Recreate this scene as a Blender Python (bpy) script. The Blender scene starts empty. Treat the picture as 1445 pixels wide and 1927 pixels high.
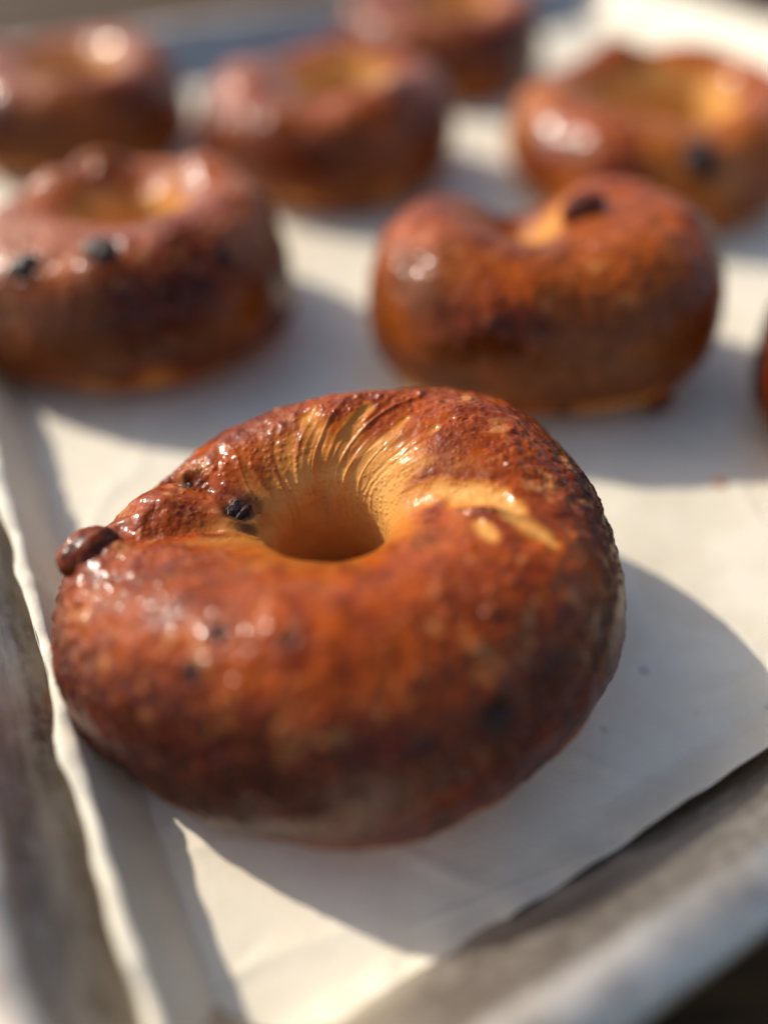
import bpy, math
import numpy as np

# ------------------------------------------------------------------ camera, sky, sun, exposure
S = 0.01                                    # geometry below is written in centimetres
scene = bpy.context.scene
cam_data = bpy.data.cameras.new("camera")
cam = bpy.data.objects.new("camera", cam_data)
scene.collection.objects.link(cam)
cam.location = (0.911 * S, -8.913 * S, 13.91 * S)
cam.rotation_euler = (math.radians(45.0), 0, 0)
cam_data.sensor_fit = 'HORIZONTAL'
cam_data.sensor_width = 36.0
cam_data.lens = 36.1
cam_data.clip_start = 0.005
cam_data.clip_end = 50.0
cam_data.dof.use_dof = True
cam_data.dof.focus_distance = 0.1500
cam_data.dof.aperture_fstop = 2.8
scene.camera = cam

SUN_EL, SUN_AZ = 37.0, 151.0                # azimuth of the sun, counter-clockwise from +X
world = bpy.data.worlds.new("World")
scene.world = world
world.use_nodes = True
wn = world.node_tree
bg = wn.nodes["Background"]
sky = wn.nodes.new("ShaderNodeTexSky")
sky.sky_type = 'NISHITA'
sky.sun_disc = False
sky.dust_density = 2.0
sky.ozone_density = 0.8
sky.sun_elevation = math.radians(SUN_EL)
sky.sun_rotation = math.radians(90.0 - SUN_AZ)
wn.links.new(sky.outputs[0], bg.inputs[0])
bg.inputs[1].default_value = 0.135

sun_data = bpy.data.lights.new("sun", 'SUN')
sun_data.energy = 3.3
sun_data.angle = math.radians(0.53)
sun_data.color = (1.0, 0.93, 0.82)
sun = bpy.data.objects.new("sun", sun_data)
scene.collection.objects.link(sun)
sun.rotation_euler = (math.radians(90 - SUN_EL), 0, math.radians(SUN_AZ + 90))
sun.location = (-0.6, 0.35, 0.5)

scene.view_settings.view_transform = 'Standard'
scene.view_settings.look = 'None'
scene.view_settings.exposure = 0.44
scene.view_settings.gamma = 1.0
scene.render.engine = 'CYCLES'
scene.cycles.use_denoising = True
scene.cycles.max_bounces = 8
scene.cycles.caustics_reflective = True
scene.cycles.sample_clamp_indirect = 4.0
scene.cycles.blur_glossy = 0.3


# ------------------------------------------------------------------ numpy helpers
#BEGIN-GEO
def _hash(ix, iy, iz, seed):
    n = (ix.astype(np.int64) * 374761393 + iy.astype(np.int64) * 668265263 +
         iz.astype(np.int64) * 2147483647 + seed * 1274126177) & 0xFFFFFFFF
    n = ((n ^ (n >> 13)) * 1274126177) & 0xFFFFFFFF
    n = ((n ^ (n >> 16)) * 2246822519) & 0xFFFFFFFF
    return ((n ^ (n >> 15)) & 0xFFFFFF) / float(0xFFFFFF)


def noise(p, seed=0):
    """smooth value noise, -1..1, on an (N,3) array"""
    i = np.floor(p).astype(np.int64)
    f = p - i
    u = f * f * f * (f * (f * 6 - 15) + 10)
    out = 0
    for dx in (0, 1):
        for dy in (0, 1):
            for dz in (0, 1):
                w = ((u[:, 0] if dx else 1 - u[:, 0]) * (u[:, 1] if dy else 1 - u[:, 1]) *
                     (u[:, 2] if dz else 1 - u[:, 2]))
                out = out + w * _hash(i[:, 0] + dx, i[:, 1] + dy, i[:, 2] + dz, seed)
    return out * 2 - 1


def fbm(p, octaves, seed=0, gain=0.5):
    a, s, t = 1.0, 0.0, 0.0
    for k in range(octaves):
        s = s + a * noise(p * (2.03 ** k) + 17.3 * k, seed + k)
        t += a
        a *= gain
    return s / t


def cells(p, seed=0):
    """nearest jittered cell: distance and a random number of that cell"""
    i = np.floor(p).astype(np.int64)
    best = np.full(len(p), 9.0)
    rnd = np.zeros(len(p))
    for dx in (-1, 0, 1):
        for dy in (-1, 0, 1):
            for dz in (-1, 0, 1):
                c = i + np.array((dx, dy, dz))
                q = np.stack([_hash(c[:, 0], c[:, 1], c[:, 2], seed + k) for k in (1, 2, 3)], 1)
                d = np.linalg.norm(c + 0.15 + 0.7 * q - p, axis=1)
                m = d < best
                best[m] = d[m]
                rnd[m] = _hash(c[m, 0], c[m, 1], c[m, 2], seed + 9)
    return best, rnd


def sstep(a, b, x):
    t = np.clip((x - a) / (b - a), 0, 1)
    return t * t * (3 - 2 * t)


def per(v, th):
    """smooth periodic interpolation of evenly spaced values"""
    f = np.fft.rfft(np.asarray(v, float))
    k = np.arange(len(f))
    w = np.ones(len(f)) * 2
    w[0] = 1
    if len(v) % 2 == 0:
        w[-1] = 1
    return np.real(f[None] * w * np.exp(1j * np.outer(th, k))).sum(1) / len(v)


def ring_grid(sp, nt, nu):
    """base ring of a bagel: (nt,nu,3) points and the section angle of every column"""
    th = np.arange(nt) / nt * 2 * np.pi
    u = np.arange(nu) / nu * 2 * np.pi
    ph = u + 0.42 * np.cos(u)
    ro, h, ri = per(sp['ro'], th), per(sp['h'], th), per(sp['ri'], th)
    e = np.stack([np.cos(th), np.sin(th)], 1)
    O = np.array(sp['oc']) + ro[:, None] * e
    I = np.array(sp['hc']) + ri[:, None] * e
    mid, half = (O + I) / 2, (O - I) / 2
    c, s = np.cos(ph), np.sin(ph)
    XY = mid[:, None, :] + half[:, None, :] * c[None, :, None]
    zm = h[:, None] * (0.44 + sp.get('lift', 0.10) * sstep(0.0, -1.0, c)[None, :])
    hh = h[:, None]
    Z = np.where(s > 0, zm + (hh - zm) * np.abs(s), zm * (1 - np.abs(s) ** sp.get('tuck', 0.55)))
    return np.concatenate([XY, Z[..., None]], -1), th, ph


def grid_normals(P):
    a = np.roll(P, -1, 0) - np.roll(P, 1, 0)
    b = np.roll(P, -1, 1) - np.roll(P, 1, 1)
    n = np.cross(a, b)
    return n / np.maximum(np.linalg.norm(n, axis=-1, keepdims=True), 1e-9)


HERO = dict(
    ro=[4.93, 5.15, 5.15, 4.32, 4.6, 5.26, 6.06, 5.84, 4.97, 4.7, 4.52, 4.67],
    h=[4.42, 4.55, 4.44, 4.4, 4.11, 3.68, 3.47, 4.0, 4.39, 4.52, 4.48, 4.51],
    oc=(0.67, 0.79), hc=(-0.32, 1.40), ri=[1.30, 1.05, 0.95, 0.95, 1.05, 1.20], tan_top=0.86, lift=0.23)
#END-GEO


# ------------------------------------------------------------------ scene helpers
col = scene.collection


def tag(o, label=None, cat=None, group=None, kind=None):
    for k, v in (('label', label), ('category', cat), ('group', group), ('kind', kind)):
        if v:
            o[k] = v
    return o


def mesh_obj(name, verts, quads, mat, parent=None, smooth=True, attrs=None):
    me = bpy.data.meshes.new(name)
    verts = np.asarray(verts, np.float32)
    quads = np.asarray(quads, np.int32)
    k = quads.shape[1]
    me.vertices.add(len(verts))
    me.vertices.foreach_set('co', verts.ravel())
    me.loops.add(quads.size)
    me.loops.foreach_set('vertex_index', quads.ravel())
    me.polygons.add(len(quads))
    me.polygons.foreach_set('loop_start', np.arange(len(quads), dtype=np.int32) * k)
    me.polygons.foreach_set('loop_total', np.full(len(quads), k, np.int32))
    me.polygons.foreach_set('use_smooth', np.full(len(quads), smooth, bool))
    me.update(calc_edges=True)
    me.validate()
    for n, v in (attrs or {}).items():
        at = me.attributes.new(n, 'FLOAT', 'POINT')
        at.data.foreach_set('value', np.asarray(v, np.float32).ravel())
    me.materials.append(mat)
    o = bpy.data.objects.new(name, me)
    col.objects.link(o)
    if parent:
        o.parent = parent
    return o


def wrap_quads(nt, nu, closed_t=True, closed_u=True):
    t = np.arange(nt if closed_t else nt - 1)
    u = np.arange(nu if closed_u else nu - 1)
    T, U = np.meshgrid(t, u, indexing='ij')
    T2, U2 = (T + 1) % nt, (U + 1) % nu
    return np.stack([T * nu + U, T2 * nu + U, T2 * nu + U2, T * nu + U2], -1).reshape(-1, 4)


def empty(name, loc=(0, 0, 0), rz=0.0):
    o = bpy.data.objects.new(name, None)
    o.empty_display_size = 0.01
    o.location = loc
    o.rotation_euler = (0, 0, rz)
    col.objects.link(o)
    return o


class Nodes:
    def __init__(self, name):
        self.mat = bpy.data.materials.new(name)
        self.mat.use_nodes = True
        self.t = self.mat.node_tree
        self.bsdf = self.t.nodes["Principled BSDF"]
        self.out = self.t.nodes["Material Output"]

    def n(self, kind, **kw):
        nd = self.t.nodes.new('ShaderNode' + kind)
        for k, v in kw.items():
            setattr(nd, k, v)
        return nd

    def link(self, a, b):
        self.t.links.new(a, b)

    def put(self, sock, v):
        if isinstance(v, bpy.types.NodeSocket):
            self.link(v, sock)
        else:
            sock.default_value = v

    def noise(self, vec, scale, detail=4.0, rough=0.55, dist=0.0):
        nd = self.n('TexNoise')
        self.put(nd.inputs['Vector'], vec)
        nd.inputs['Scale'].default_value = scale
        nd.inputs['Detail'].default_value = detail
        nd.inputs['Roughness'].default_value = rough
        nd.inputs['Distortion'].default_value = dist
        return nd.outputs['Fac']

    def ramp(self, fac, a, b, lo=0.0, hi=1.0):
        nd = self.n('MapRange', interpolation_type='SMOOTHSTEP')
        self.put(nd.inputs[0], fac)
        for i, v in ((1, a), (2, b), (3, lo), (4, hi)):
            nd.inputs[i].default_value = v
        return nd.outputs[0]

    def mix(self, fac, a, b):
        nd = self.n('Mix', data_type='RGBA')
        self.put(nd.inputs[0], fac)
        self.put(nd.inputs[6], a if isinstance(a, bpy.types.NodeSocket) else (*a, 1))
        self.put(nd.inputs[7], b if isinstance(b, bpy.types.NodeSocket) else (*b, 1))
        return nd.outputs[2]

    def math(self, op, a, b=0.0, clamp=False):
        nd = self.n('Math', operation=op, use_clamp=clamp)
        self.put(nd.inputs[0], a)
        self.put(nd.inputs[1], b)
        return nd.outputs[0]

    def attr(self, name):
        return self.n('Attribute', attribute_name=name).outputs['Fac']

    def set(self, **kw):
        for k, v in kw.items():
            self.put(self.bsdf.inputs[k.replace('_', ' ')], v)

    def bump(self, height, strength, dist, prev=None):
        nd = self.n('Bump')
        self.put(nd.inputs['Height'], height)
        nd.inputs['Strength'].default_value = strength
        nd.inputs['Distance'].default_value = dist
        if prev is not None:
            self.link(prev, nd.inputs['Normal'])
        return nd.outputs[0]


# ------------------------------------------------------------------ materials
def crust_material():
    m = Nodes("glazed_crust")
    co = m.n('TexCoord').outputs['Object']
    rnd = m.n('ObjectInfo').outputs['Random']
    off = m.n('VectorMath', operation='ADD')
    m.link(co, off.inputs[0])
    sc = m.n('VectorMath', operation='SCALE')
    sc.inputs[0].default_value = (3.1, 1.7, 2.3)
    m.link(rnd, sc.inputs['Scale'])
    m.link(sc.outputs[0], off.inputs[1])
    v = off.outputs[0]
    big = m.noise(v, 45, 3, 0.5, 0.4)
    mid = m.noise(v, 170, 4, 0.6, 0.3)
    fine = m.noise(v, 700, 3, 0.6)
    chest = m.mix(m.ramp(mid, 0.3, 0.7), (0.36, 0.060, 0.002), (0.15, 0.017, 0.0007))
    mahog = m.mix(m.ramp(mid, 0.3, 0.7), (0.080, 0.007, 0.0004), (0.028, 0.0024, 0.0002))  # deep brown for mottling and for the shade painted on the sides
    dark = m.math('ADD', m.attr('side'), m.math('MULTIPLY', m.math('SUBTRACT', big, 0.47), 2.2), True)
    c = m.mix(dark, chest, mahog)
    c = m.mix(m.math('MULTIPLY', m.ramp(fine, 0.52, 0.72), 0.45), c, (0.42, 0.105, 0.010))
    c = m.mix(m.attr('gold'), c, m.mix(mid, (0.58, 0.20, 0.024), (0.44, 0.12, 0.009)))
    c = m.mix(m.attr('pale'), c, m.mix(mid, (0.54, 0.24, 0.075), (0.44, 0.13, 0.025)))
    c = m.mix(m.attr('tan'), c, m.mix(mid, (0.74, 0.40, 0.125), (0.60, 0.26, 0.045)))
    c = m.mix(m.attr('char'), c, (0.030, 0.008, 0.004))
    rough = m.ramp(mid, 0.3, 0.75, 0.34, 0.52)
    rough = m.math('ADD', rough, m.math('MULTIPLY', m.attr('tan'), 0.18))
    vor = m.n('TexVoronoi')
    m.put(vor.inputs['Vector'], v)
    vor.inputs['Scale'].default_value = 850
    pim = m.math('MULTIPLY', m.ramp(vor.outputs['Distance'], 0.0, 0.55, 1.0, 0.0), m.ramp(big, 0.42, 0.6))
    b = m.bump(mid, 0.35, 0.0008)
    b = m.bump(pim, 0.55, 0.0004, b)
    b = m.bump(fine, 0.35, 0.0003, b)
    m.set(Base_Color=c, Roughness=rough, Normal=b, Coat_Weight=m.math('MULTIPLY', m.math('SUBTRACT', 1.0, m.math('MAXIMUM', m.attr('dry'), m.math('MULTIPLY', m.attr('tan'), 0.6))), 0.36, True), Coat_Roughness=m.ramp(mid, 0.3, 0.7, 0.12, 0.26), Subsurface_Weight=m.math('MULTIPLY', m.attr('tan'), 0.15),
          Subsurface_Radius=(1.0, 0.4, 0.12), Subsurface_Scale=0.005)
    m.bsdf.inputs['Specular IOR Level'].default_value = 0.08
    m.bsdf.inputs['Coat IOR'].default_value = 1.45
    return m.mat


def raisin_material(name, base, tip):
    m = Nodes(name)
    co = m.n('TexCoord').outputs['Object']
    w = m.noise(co, 260, 4, 0.6, 0.8)
    m.set(Base_Color=m.mix(m.ramp(w, 0.35, 0.7), base, tip), Roughness=0.42,
          Coat_Weight=0.10, Coat_Roughness=0.2, Normal=m.bump(w, 0.8, 0.0012))
    m.bsdf.inputs['Specular IOR Level'].default_value = 0.18
    return m.mat


def paper_material():
    m = Nodes("parchment")
    co = m.n('TexCoord').outputs['Object']
    fib = m.noise(co, 900, 4, 0.65)
    cloud = m.noise(co, 60, 4, 0.6, 0.5)
    grain = m.noise(co, 2600, 2, 0.6)
    c = m.mix(m.ramp(cloud, 0.3, 0.7), (0.82, 0.735, 0.56), (0.88, 0.80, 0.64))
    c = m.mix(m.math('MULTIPLY', m.ramp(fib, 0.55, 0.8), 0.25), c, (0.70, 0.62, 0.49))
    vor = m.n('TexVoronoi')
    m.put(vor.inputs['Vector'], co)
    vor.inputs['Scale'].default_value = 75
    spot = m.ramp(vor.outputs['Distance'], 0.06, 0.13, 1.0, 0.0)
    sparse = m.ramp(m.noise(co, 25, 1), 0.46, 0.52)
    c = m.mix(m.math('MULTIPLY', m.math('MULTIPLY', spot, sparse), 0.55), c, (0.46, 0.44, 0.42))
    grease = m.ramp(m.noise(co, 18, 3, 0.5, 0.6), 0.54, 0.66)
    c = m.mix(m.math('MULTIPLY', grease, 0.35), c, (0.66, 0.56, 0.40))
    b = m.bump(cloud, 0.30, 0.0015)
    b = m.bump(fib, 0.35, 0.0004, b)
    b = m.bump(grain, 0.15, 0.0002, b)
    m.set(Base_Color=c, Roughness=0.62, Normal=b, Coat_Weight=0.0)
    m.bsdf.inputs['Specular IOR Level'].default_value = 0.35
    tr = m.n('BsdfTranslucent')
    m.put(tr.inputs[0], c)
    m.link(b, tr.inputs['Normal'])
    mx = m.n('MixShader')
    mx.inputs[0].default_value = 0.12
    m.link(m.bsdf.outputs[0], mx.inputs[1])
    m.link(tr.outputs[0], mx.inputs[2])
    m.link(mx.outputs[0], m.out.inputs[0])
    return m.mat


def metal_material():
    m = Nodes("used_aluminium")
    co = m.n('TexCoord').outputs['Object']
    mp = m.n('Mapping')
    m.link(co, mp.inputs[0])
    mp.inputs['Scale'].default_value = (1, 1, 6)
    n1 = m.noise(mp.outputs[0], 60, 4, 0.6)
    n2 = m.noise(co, 500, 3, 0.6)
    c = m.mix(m.ramp(n1, 0.35, 0.7), (0.60, 0.545, 0.47), (0.38, 0.325, 0.265))
    m.set(Base_Color=c, Metallic=1.0, Roughness=m.ramp(n2, 0.3, 0.7, 0.45, 0.62),
          Normal=m.bump(n1, 0.12, 0.001))
    return m.mat


def wood_material():
    m = Nodes("dark_stained_wood")
    co = m.n('TexCoord').outputs['Object']
    mp = m.n('Mapping')
    m.link(co, mp.inputs[0])
    mp.inputs['Scale'].default_value = (1.0, 9.0, 1.0)
    mp.inputs['Rotation'].default_value = (0, 0, math.radians(-28))
    g = m.noise(mp.outputs[0], 9, 6, 0.6, 1.2)
    c = m.mix(m.ramp(g, 0.3, 0.7), (0.085, 0.042, 0.012), (0.035, 0.016, 0.005))
    m.set(Base_Color=c, Roughness=0.8, Normal=m.bump(g, 0.2, 0.001))
    m.bsdf.inputs['Specular IOR Level'].default_value = 0.2
    return m.mat


CRUST = crust_material()
RAISIN = raisin_material("raisin_skin", (0.010, 0.004, 0.004), (0.050, 0.018, 0.012))
PAPER = paper_material()
METAL = metal_material()
WOOD = wood_material()

# ------------------------------------------------------------------ table and tray
TRAY = math.radians(28.0)
ET = np.array([math.cos(TRAY), math.sin(TRAY)])
EN = np.array([-math.sin(TRAY), math.cos(TRAY)])

tb = mesh_obj('table', np.array([(-2, -2, -0.004), (2, -2, -0.004), (2, 2.5, -0.004), (-2, 2.5, -0.004)]),
              [(0, 1, 2, 3)], WOOD, smooth=False)
tag(tb, 'dark brown stained wooden table under the tray', 'table', kind='structure')


def rounded_rect(t0, t1, n0, n1, r, k=14):
    pts = []
    for cx, cy, a0 in ((t1 - r, n1 - r, 0), (t0 + r, n1 - r, 90), (t0 + r, n0 + r, 180), (t1 - r, n0 + r, 270)):
        for j in range(k + 1):
            a = math.radians(a0 + 90 * j / k)
            pts.append((cx + r * math.cos(a), cy + r * math.sin(a)))
    return np.array(pts)


T0, T1, N0, N1 = -4.17, 38.6, -5.2, 40.3           # floor of the tray, along its two sides
tray = tag(empty('baking_tray', (0, 0, 0), TRAY),
           'grey aluminium sheet tray with rolled rim holding all the bagels', 'tray')


def loft(profile, name):
    """profile: list of (outward offset, height) swept round the tray's rounded rectangle"""
    rings = []
    for off, z in profile:
        q = rounded_rect(T0 - off, T1 + off, N0 - 0.75 * off, N1 + off, 1.6 + off)
        rings.append(np.concatenate([q, np.full((len(q), 1), z)], 1))
    P = np.stack(rings, 1)
    return mesh_obj(name, P.reshape(-1, 3) * S, wrap_quads(P.shape[0], P.shape[1], True, False), METAL, tray)


base_ring = rounded_rect(T0, T1, N0, N1, 1.6)
nb = len(base_ring)
me = bpy.data.meshes.new('tray_floor')
me.from_pydata([(x * S, y * S, -0.0016) for x, y in base_ring], [], [list(range(nb))])
me.materials.append(METAL)
fl = bpy.data.objects.new('tray_floor', me)
col.objects.link(fl)
fl.parent = tray
wall_prof = [(0.0, -0.16), (0.12, -0.14), (0.25, -0.04), (0.34, 0.15)]
wall_prof += [(0.34 + 1.7 * f, 0.15 + 1.85 * f) for f in (0.25, 0.5, 0.75, 1.0)]
loft(wall_prof, 'tray_wall')
rim_prof = []
for j in range(15):
    a = math.radians(200 - j * 22)
    rim_prof.append((2.04 + 0.70 + 0.70 * math.cos(a), 2.02 + 0.28 * math.sin(a) + 0.08))
loft(rim_prof, 'tray_rim')


# ------------------------------------------------------------------ parchment
def smooth_knots(x, xs, ys):
    i = np.clip(np.searchsorted(xs, x) - 1, 0, len(xs) - 2)
    f = (x - xs[i]) / (xs[i + 1] - xs[i])
    f = f * f * (3 - 2 * f)
    return ys[i] * (1 - f) + ys[i + 1] * f


def build_paper():
    # s: distance along the sheet; sheet is flat inside and bends up at two sides
    def axis(a0, bend, end, fine, coarse):
        return np.concatenate([np.linspace(a0, bend, fine, endpoint=False), np.linspace(bend, end, coarse)])
    st = axis(-6.45, -3.6, 41.8, 60, 320)          # across: left lip to right side
    sn = axis(-5.62, -3.6, 38.6, 50, 320)          # along: front lip to far side
    A, B = np.meshgrid(st, sn, indexing='ij')
    a, b = A.ravel(), B.ravel()
    z = np.zeros_like(a)
    t, n = a.copy(), b.copy()
    q = np.stack([a, b, 0 * a], 1)
    # left lip: the sheet turns up at t = -4.75 and its edge curls over outward
    wob = 0.16 * noise(np.stack([b * 0.42, 0 * b, 0 * b], 1), 3) + 0.05 * noise(np.stack([b * 1.9, 0 * b, 0 * b], 1), 4)
    d = np.maximum(0, (-4.25 + 0.5 * wob) - a)
    up = 1.50 + 0.6 * wob
    rise = np.clip(d / 1.55, 0, 1)
    z_l = up * (rise ** 1.35)
    out_l = 0.70 * np.minimum(d / 1.55, 1)
    dd = np.maximum(0, d - 1.55)
    curl = 0.20 + 0.10 * noise(np.stack([b * 0.9, 0 * b + 5, 0 * b], 1), 8)
    ang = np.minimum(dd / curl, 1.9)
    z_l = z_l + curl * np.sin(np.minimum(ang, 1.57)) * 0.55 - 0.10 * np.maximum(0, ang - 1.57)
    out_l = out_l + curl * (1 - np.cos(np.minimum(ang, 1.57))) + 0.25 * np.maximum(0, ang - 1.57)
    lm = d > 0
    t = np.where(lm, -4.25 + 0.5 * wob - out_l, t)
    z = np.maximum(z, np.where(lm, z_l, 0))
    # front lip: turns up along the front wall
    wf = 0.15 * noise(np.stack([a * 0.4, 0 * a, 0 * a + 2], 1), 13) + 0.06 * noise(np.stack([a * 1.5, 0 * a, 0 * a], 1), 14)
    e = np.maximum(0, (-4.75 + 1.3 * wf) - b)
    r2 = e / 0.9
    z_f = (0.48 + 1.4 * wf) * r2 ** 1.5
    n = np.where(e > 0, -4.75 + 1.3 * wf - 0.88 * e, n) + 0.16 * noise(np.stack([a * 0.22, 0 * a, 0 * a + 8], 1), 17) * sstep(0, 0.8, e)
    z = np.maximum(z, z_f)
    # right side: runs up over the wall there
    g = np.maximum(0, a - 38.4)
    t = np.where(g > 0, 38.4 + 0.72 * g, t)
    z = np.maximum(z, 0.72 * g - 0.1)
    # gentle waves and faint creases over the flat part
    flat = np.exp(-z * 3)
    wav = 0.060 * fbm(q * 0.16, 3, 21) + 0.018 * fbm(q * 0.9, 3, 31)
    cre = 1 - np.abs(noise(np.stack([a * 0.45 + b * 0.30, b * 0.25 - a * 0.2, 0 * a], 1), 41))
    wav = wav + 0.045 * np.maximum(0, cre - 0.88) / 0.12
    cr2 = 1 - np.abs(noise(np.stack([a * 0.22 - b * 0.13, b * 0.5 + a * 0.1, 0 * a], 1), 45))
    wav = wav + 0.040 * np.maximum(0, cr2 - 0.90) / 0.10
    z = z + np.maximum(0, wav + 0.03) * (0.35 + 0.65 * flat)
    # far and right edges lift a little
    z = z + 0.5 * sstep(36.4, 38.6, b) * (0.6 + 0.4 * noise(q * 0.3, 51))
    # small wrinkles on the lips
    z = z + (1 - flat) * 0.05 * noise(np.stack([a * 1.2, b * 2.2, 0 * a], 1), 61)
    P = np.stack([t, n, z - 0.02], 1) * S
    o = mesh_obj('parchment_paper', P, wrap_quads(len(st), len(sn), False, False)[:, ::-1] * 1, PAPER)
    o.rotation_euler = (0, 0, TRAY)
    sol = o.modifiers.new('thickness', 'SOLIDIFY')
    sol.thickness = 0.00012
    sol.offset = -1
    return tag(o, 'cream parchment sheet lining the tray, edges curled up', 'parchment')


paper = build_paper()


# ------------------------------------------------------------------ bagels
def stroke_dist(V, pts, k=14):
    """distance of every vertex to a polyline, and the position along it (0..1)"""
    pts = np.asarray(pts, float)
    seg = []
    for i in range(len(pts) - 1):
        for f in np.linspace(0, 1, k, endpoint=i == len(pts) - 2):
            seg.append(pts[i] * (1 - f) + pts[i + 1] * f)
    seg = np.array(seg)
    lo, hi = seg.min(0) - 2.2, seg.max(0) + 2.2
    m = np.where(((V > lo) & (V < hi)).all(1))[0]
    d = np.full(len(V), 9.0)
    s = np.zeros(len(V))
    for j, p in enumerate(seg):
        r = np.linalg.norm(V[m] - p, axis=1)
        b = r < d[m]
        d[m[b]] = r[b]
        s[m[b]] = j / max(1, len(seg) - 1)
    return d, s


def raisin_mesh(seed, nt=56, nu=34, wr=0.30):
    """a wrinkled unit raisin"""
    th = np.arange(nt) / nt * 2 * np.pi
    ph = np.linspace(0.03, np.pi - 0.03, nu)
    D = np.stack([np.outer(np.cos(th), np.sin(ph)), np.outer(np.sin(th), np.sin(ph)),
                  np.outer(np.ones(nt), np.cos(ph))], -1).reshape(-1, 3)
    w = 1 - np.abs(noise(D * np.array((1.5, 4.2, 4.2)) + seed, seed))
    w2 = 1 - np.abs(noise(D * np.array((3.0, 8.0, 8.0)) + seed, seed + 3))
    r = 1.02 - wr + wr * (0.75 * w + 0.35 * w2) + 0.10 * noise(D * 1.3 + seed, seed + 5)
    return D * r[:, None], wrap_quads(nt, nu, True, False)


RAISIN_SHAPES = [raisin_mesh(k * 7 + 1) for k in range(4)]
KNOB_SHAPES = [raisin_mesh(k * 5 + 3, wr=0.16) for k in range(4)]


def nearest(V, p):
    return int(np.argmin(((V - np.asarray(p)) ** 2).sum(1)))


def make_bagel(sp, loc, rz, label, seed, nt=260, nu=130, detail=0.6):
    root = tag(empty('bagel', (loc[0] * S, loc[1] * S, 0.0002), rz), label, 'bagel', 'bagels cooling on the tray')
    P, th, ph = ring_grid(sp, nt, nu)
    Nrm = grid_normals(P).reshape(-1, 3)
    V = P.reshape(-1, 3)
    TH = np.repeat(th, nu)
    PH = np.tile(ph, nt)
    h = np.repeat(per(sp['h'], th), nu)
    zr = V[:, 2] / h
    inner = sstep(0.15, -0.55, np.cos(PH))                    # 1 on the hole's wall
    topm = sstep(0.30, 0.65, zr)
    disp = np.zeros(len(V))
    q = V + seed * 13.7
    fade = sstep(0.02, 0.25, zr)
    disp += fade * (0.10 * noise(q * 0.42, seed) + 0.05 * noise(q * 0.9, seed + 1))
    disp += fade * (1 - 0.7 * inner) * (0.045 * fbm(q * 1.7, 3, seed + 2) + 0.030 * fbm(q * 4.5, 2, seed + 4))
    disp += 0.16 * sp.get('lump', 0.0) * noise(q * 0.55, seed + 3) * fade
    # radial wrinkles running from the hole up on to the top
    back = sp.get('wrinkle', None)
    streak = noise(np.stack([TH * 7 + 1.6 * np.cos(PH) + 1.1 * noise(q * 0.8, seed + 5), np.sin(PH) * 0.8, 0 * TH], 1) + seed, seed + 7)
    fine_s = noise(np.stack([TH * 21 + 3.6 * np.cos(PH) + 1.4 * noise(q * 1.1, seed + 6), np.sin(PH) * 1.6, 0 * TH], 1) + seed, seed + 8)
    wr = sstep(0.55, -0.25, np.cos(PH)) * sstep(0.35, 0.8, zr)
    if back:
        ca = np.cos(TH - math.radians(back[0]))
        wr = wr * (0.35 + 0.65 * sstep(math.cos(math.radians(back[1])), 1.0, ca))
    else:
        wr = wr * 0.6
    rid = (1 - np.abs(streak)) ** 2
    disp += wr * (0.030 * (rid - 0.5) + 0.009 * fine_s) * detail * 1.3
    # blisters
    bm = sstep(-0.40, 0.20, noise(q * 0.7, seed + 11)) * topm * (1 - 0.85 * inner)
    for cs, amp, lim, sd in ((0.36, 0.045, 0.45, 20), (0.20, 0.032, 0.30, 40), (0.11, 0.020, 0.25, 60)):
        if nt < 500 and cs < 0.15:
            continue
        d, r = cells(q / cs, seed + sd)
        cap = np.clip(1 - (d / (0.30 + 0.22 * r)) ** 2, 0, 1)
        disp += amp * detail * np.where(r > lim, 1, 0) * cap * (0.15 + 0.85 * bm)
    # masks
    streaky = 0.16 * streak + 0.10 * fine_s
    wavy = streaky * 0.20 + 0.06 * noise(q * 1.3, seed + 33)
    lo = sp.get('tan_top', 0.80)
    tan = sstep(-0.1, -0.55, np.cos(PH)) * sstep(lo + 0.13, lo - 0.10, zr + wavy)
    gold = sstep(0.2, -0.3, np.cos(PH)) * sstep(0.975, lo + 0.02, zr + wavy)
    if back:
        f = 0.15 + 0.85 * sstep(-0.6, 0.4, np.cos(TH - math.radians(back[0])))
        tan, gold = tan * f, gold * (0.25 + 0.75 * f)
    gold = np.maximum(gold, (1 - sp.get('bake_shade', 1.0)) * sstep(-0.3, 0.5, noise(q * 0.35, seed + 34) + 0.2))
    base = sstep(0.36, 0.08, zr + 0.12 * noise(q * 1.1, seed + 31)) * (1 - inner)
    gold = np.maximum(gold, base)
    tan = np.maximum(tan, 0.40 * sstep(0.4, 1.0, base))
    side = sstep(-0.05, 0.5, np.cos(PH)) * sstep(0.10, 0.30, zr) * sstep(1.0, 0.72, zr) * 1.0 * sp.get('bake_shade', 1.0)  # dark flank band: browning plus shade of the unlit sides put into colour
    pale = 0.7 * sstep(0.22, 0.60, fbm(q * 2.2, 4, seed + 41, 0.7) + 0.05) * sstep(0.66, 0.86, zr) * (1 - inner)
    char = np.zeros(len(V))
    for st in sp.get('strokes', []):
        d, s = stroke_dist(V, st['pts'])
        w = st['w'] * (0.55 + 0.45 * np.sin(np.pi * np.clip(s, 0.08, 0.92)))
        w = w * (1 + 0.45 * noise(q * 3.0, seed + 70))
        g = np.exp(-(d / w) ** 2)
        disp += st.get('depth', 0) * g
        if 'tan' in st:
            soft = sstep(1.15, 0.35, d / w + 0.25 * noise(q * 6.0, seed + 72))
            tan = np.maximum(tan, st['tan'] * soft)
            gold = np.maximum(gold, 0.9 * sstep(1.9, 0.9, d / w))
        if 'char' in st:
            char = np.maximum(char, st['char'] * sstep(1.0, 0.4, d / w))
    holes = sp.get('raisins', [])
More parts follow.
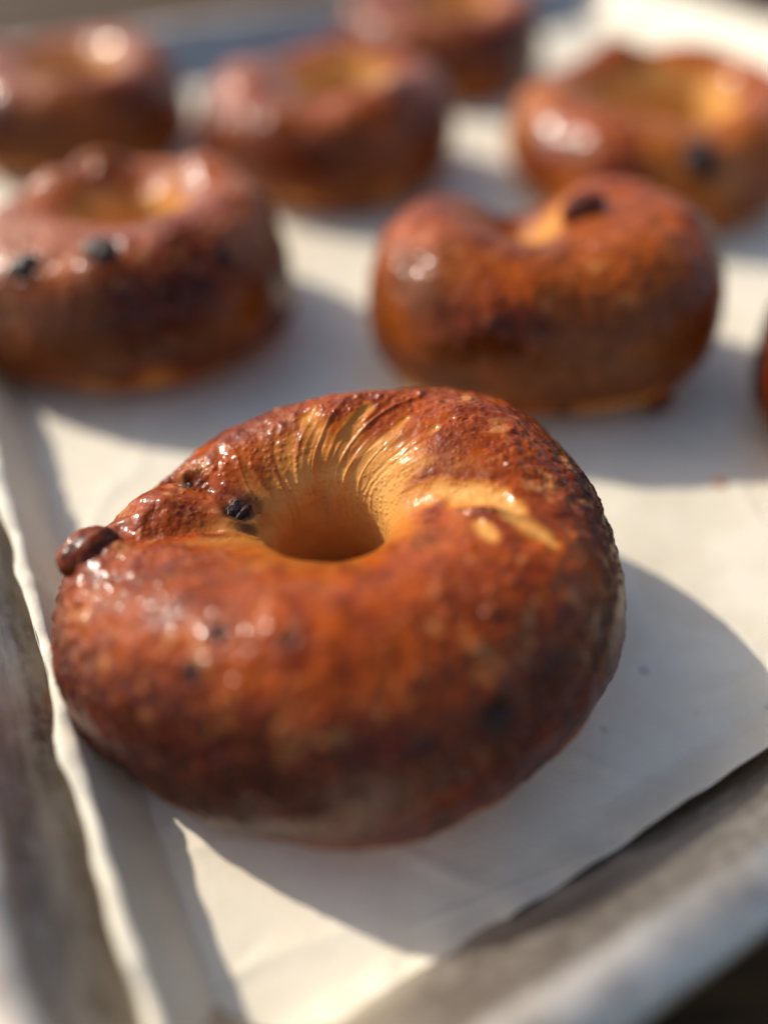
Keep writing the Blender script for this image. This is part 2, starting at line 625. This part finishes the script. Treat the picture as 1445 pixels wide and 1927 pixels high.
    for (p, size, kind, sink) in holes:
        i = nearest(V, p)
        d = np.linalg.norm(V - V[i], axis=1)
        if kind == 'brown':
            disp += 0.55 * size * np.exp(-(d / (size * 1.2)) ** 2)
        elif kind == 'veiled':
            disp += 0.22 * size * np.exp(-((d - size * 0.9) / (size * 0.5)) ** 2) * (1 + 0.8 * noise(q * 2.5, seed + 77))
            char = np.maximum(char, 0.8 * sstep(1.5, 0.6, d / size + 0.5 * noise(q * 3.0, seed + 78)))
        else:
            disp += 0.14 * size * np.exp(-((d - size * 1.15) / (size * 0.45)) ** 2) - 0.35 * size * np.exp(-(d / (size * 0.8)) ** 2)
        char = np.maximum(char, (0.25 if kind == 'brown' else 0.55) * np.exp(-(d / (size * 1.15)) ** 2))
    W = V + Nrm * disp[:, None]
    W[:, 2] = np.maximum(W[:, 2], 0.0)
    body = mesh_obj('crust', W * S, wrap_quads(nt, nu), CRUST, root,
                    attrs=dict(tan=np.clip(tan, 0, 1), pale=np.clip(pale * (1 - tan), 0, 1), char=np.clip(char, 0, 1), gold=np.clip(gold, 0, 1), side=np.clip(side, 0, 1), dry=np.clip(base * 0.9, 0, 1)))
    for k, (p, size, kind, sink) in enumerate(holes):
        i = nearest(V, p)
        D, F = (KNOB_SHAPES if kind == 'brown' else RAISIN_SHAPES)[(k + seed) % 4]
        n = Nrm[i]
        a = np.cross(n, (0.3, 0.2, 0.9))
        a /= np.linalg.norm(a)
        b = np.cross(n, a)
        ang = 1.3 * k + seed
        a, b = a * math.cos(ang) + b * math.sin(ang), b * math.cos(ang) - a * math.sin(ang)
        M = np.stack([a * size * (1.08 if kind == 'brown' else 1.25), b * size * 0.9, n * size * 0.8], 0)
        c = W[i] - n * size * sink
        ch = 0.75 * sstep(0.0, 0.5, noise(D * 1.6 + 3.3 * k, seed + 80)) if kind == 'brown' else np.zeros(len(D))
        mesh_obj('raisin', (D @ M + c) * S, F, CRUST if kind == 'brown' else RAISIN, root,
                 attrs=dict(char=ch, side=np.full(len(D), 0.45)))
    return root


HERO['wrinkle'] = (95, 75)
HERO['strokes'] = [
    dict(pts=[(1.22, 1.2, 2.99), (1.46, 1.49, 3.39), (1.75, 1.52, 3.77), (2.27, 1.3, 4.15), (2.91, 1.0, 4.38), (3.19, .68, 4.42)],
         w=0.26, depth=-0.08, tan=0.85),
    dict(pts=[(3.07, .52, 4.43), (3.44, .23, 4.43), (3.79, -.06, 4.33)], w=0.18, depth=-0.07, tan=0.85),
    dict(pts=[(2.56, .4, 4.38), (2.73, -.01, 4.48)], w=0.14, depth=-0.04, tan=0.8),
    dict(pts=[(1.39, 1.2, 3.28), (1.73, 1.18, 3.72), (2.25, .80, 4.16), (2.78, .62, 4.38), (3.35, .48, 4.43), (3.82, .05, 4.32)],
         w=0.10, depth=0.08, char=0.35),
    dict(pts=[(-3.48, 2.61, 3.42), (-3.04, 2.39, 3.57), (-2.72, 2.26, 3.53), (-2.32, 2.06, 3.31), (-1.99, 1.94, 2.96)],
         w=0.20, depth=-0.22, char=0.5),
    dict(pts=[(-4.14, 1.08, 3.36), (-3.65, .85, 3.5), (-3.04, .99, 3.43), (-2.41, 1.16, 3.09), (-1.97, 1.17, 2.63)],
         w=0.30, depth=-0.20),
    dict(pts=[(-.63, 3.48, 4.25), (-.36, 3.01, 4.01), (-.37, 2.65, 3.41), (-.52, 2.44, 2.69)], w=0.20, depth=-0.10, tan=0.30),
    dict(pts=[(.57, 3.56, 4.37), (.16, 3.05, 4.03), (-.21, 2.64, 3.37), (-.4, 2.44, 2.68)], w=0.17, depth=-0.10, tan=0.30),
    dict(pts=[(1.35, 3.25, 4.29), (.94, 2.82, 3.88), (.61, 2.49, 3.22)], w=0.11, depth=-0.05, tan=0.15),
    dict(pts=[(1.94, 2.81, 4.37), (1.46, 2.33, 3.89), (1.05, 2.07, 3.12)], w=0.11, depth=-0.04, tan=0.15),
    dict(pts=[(-3.95, 1.85, 3.35), (-3.4, 1.8, 3.45)], w=0.55, depth=0.18),
]
HERO['raisins'] = [((-2.05, 1.86, 2.95), 0.44, 'veiled', 0.50), ((-4.50, .62, 3.22), 0.58, 'brown', 0.42),
                   ((-1.61, -1.95, 4.3), 0.19, 'dark', 0.2), ((-1.94, -2.45, 3.99), 0.20, 'dark', 0.2),
                   ((-.49, -2.14, 4.44), 0.13, 'dark', 0.2), ((2.65, -2.81, 3.4), 0.34, 'dark', 0.35),
                   ((-3.11, 2.44, 3.56), 0.17, 'dark', 0.2)]
make_bagel(HERO, (0, 0), 0, 'large sharp glazed bagel nearest the camera, raisin bulging at its left', 1,
           nt=960, nu=420, detail=1.0)


def shape(seed, R, H, hole, hoff=(0, 0), lump=0.6, raisins=(), vary=0.35, strokes=(), bake_shade=0.85):
    """R and H: one value, or eight evenly spaced round the ring starting at its right side"""
    r = np.random.RandomState(seed)
    ro = np.zeros(8) + R + vary * (r.rand(8) - 0.5)
    hh = np.zeros(8) + H + 0.4 * (r.rand(8) - 0.5)
    return dict(bake_shade=bake_shade, tuck=0.78, ro=ro, h=hh, oc=(0, 0), hc=hoff, ri=hole + 0.25 * (r.rand(6) - 0.5), lump=lump,
                raisins=list(raisins), strokes=list(strokes))


make_bagel(shape(11, [5.25, 4.6, 4.1, 4.8, 5.3, 4.7, 4.0, 4.6], [4.9, 4.5, 3.4, 4.2, 4.5, 4.6, 4.7, 4.9], 0.75, (-0.7, 1.2), 0.6,
                 [((0.8, 0.2, 4.7), 0.58, 'brown', 0.05), ((3.0, -2.9, 0.8), 0.46, 'brown', 0.1),
                  ((0.3, -3.6, 0.8), 0.28, 'dark', 0.2), ((-0.3, 0.0, 4.4), 0.25, 'dark', 0.2)], 0.1),
           (5.6, 11.7), 0.0, 'plump bagel right behind the front one, brown raisin on its rim', 2, 420, 200, 1.0)
make_bagel(shape(23, [5.1, 5.0, 4.9, 4.2, 4.9, 5.2, 5.1, 5.2], [4.4, 4.5, 4.2, 4.3, 4.0, 4.3, 4.5, 4.4], 1.0, (0.2, 0.8), 1.2,
                 [((0.5, -3.2, 4.0), 0.50, 'dark', -0.15), ((-1.6, -3.5, 3.9), 0.42, 'dark', -0.15),
                  ((3.3, -2.6, 3.6), 0.28, 'dark', -0.1)], 0.2, [dict(pts=[(-1.6, 3.1, 4.2), (-1.0, 3.3, 4.2)], w=0.6, depth=0.45)]),
           (-7.1, 13.8), 0.0, 'lumpy bagel with black raisins, cut off by left edge behind the front one', 3, 420, 200, 1.0)
make_bagel(shape(35, 5.6, 4.2, 1.6, (0.7, 0.4), 1.5, [((2.8, -2.8, 3.6), 0.45, 'dark', 0.1)], bake_shade=0.85),
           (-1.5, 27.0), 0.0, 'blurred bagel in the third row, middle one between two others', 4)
make_bagel(shape(47, [6.0, 6.0, 5.8, 6.0, 6.0, 6.0, 6.0, 6.0], [4.2, 4.5, 4.6, 4.4, 4.1, 3.9, 3.7, 3.9], 2.3, (0.4, 0.5), 1.5, [((0.2, -5.0, 2.7), 0.65, 'dark', -0.1), ((2.9, 0.4, 4.0), 0.35, 'dark', 0.1)], bake_shade=0.55),
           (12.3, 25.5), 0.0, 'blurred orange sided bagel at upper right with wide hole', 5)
make_bagel(shape(59, 5.4, 4.0, 1.5, (0.6, 0.4), 1.5, bake_shade=0.8),
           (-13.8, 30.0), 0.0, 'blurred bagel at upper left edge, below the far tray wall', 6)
make_bagel(shape(61, 5.6, [4.2, 4.4, 4.5, 4.4, 4.2, 4.0, 3.8, 4.0], 2.0, (0.8, 0.3), 1.5, bake_shade=0.85),
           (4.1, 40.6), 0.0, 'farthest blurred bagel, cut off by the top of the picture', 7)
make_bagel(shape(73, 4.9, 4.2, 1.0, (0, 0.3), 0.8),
           (15.9, 8.0), 0.0, 'bagel at right edge with only a dark sliver in view', 8)

# ------------------------------------------------------------------ crumb on the paper
D, F = raisin_mesh(91, 14, 9)
crumb = mesh_obj('crumb', D * np.array((0.20, 0.11, 0.08)) * S, F, CRUST, attrs=dict(gold=np.full(len(D), 1.0)))
crumb.location = (9.75 * S, 6.0 * S, 0.0008)
tag(crumb, 'tiny orange crumb on the bare paper at right', 'crumb')
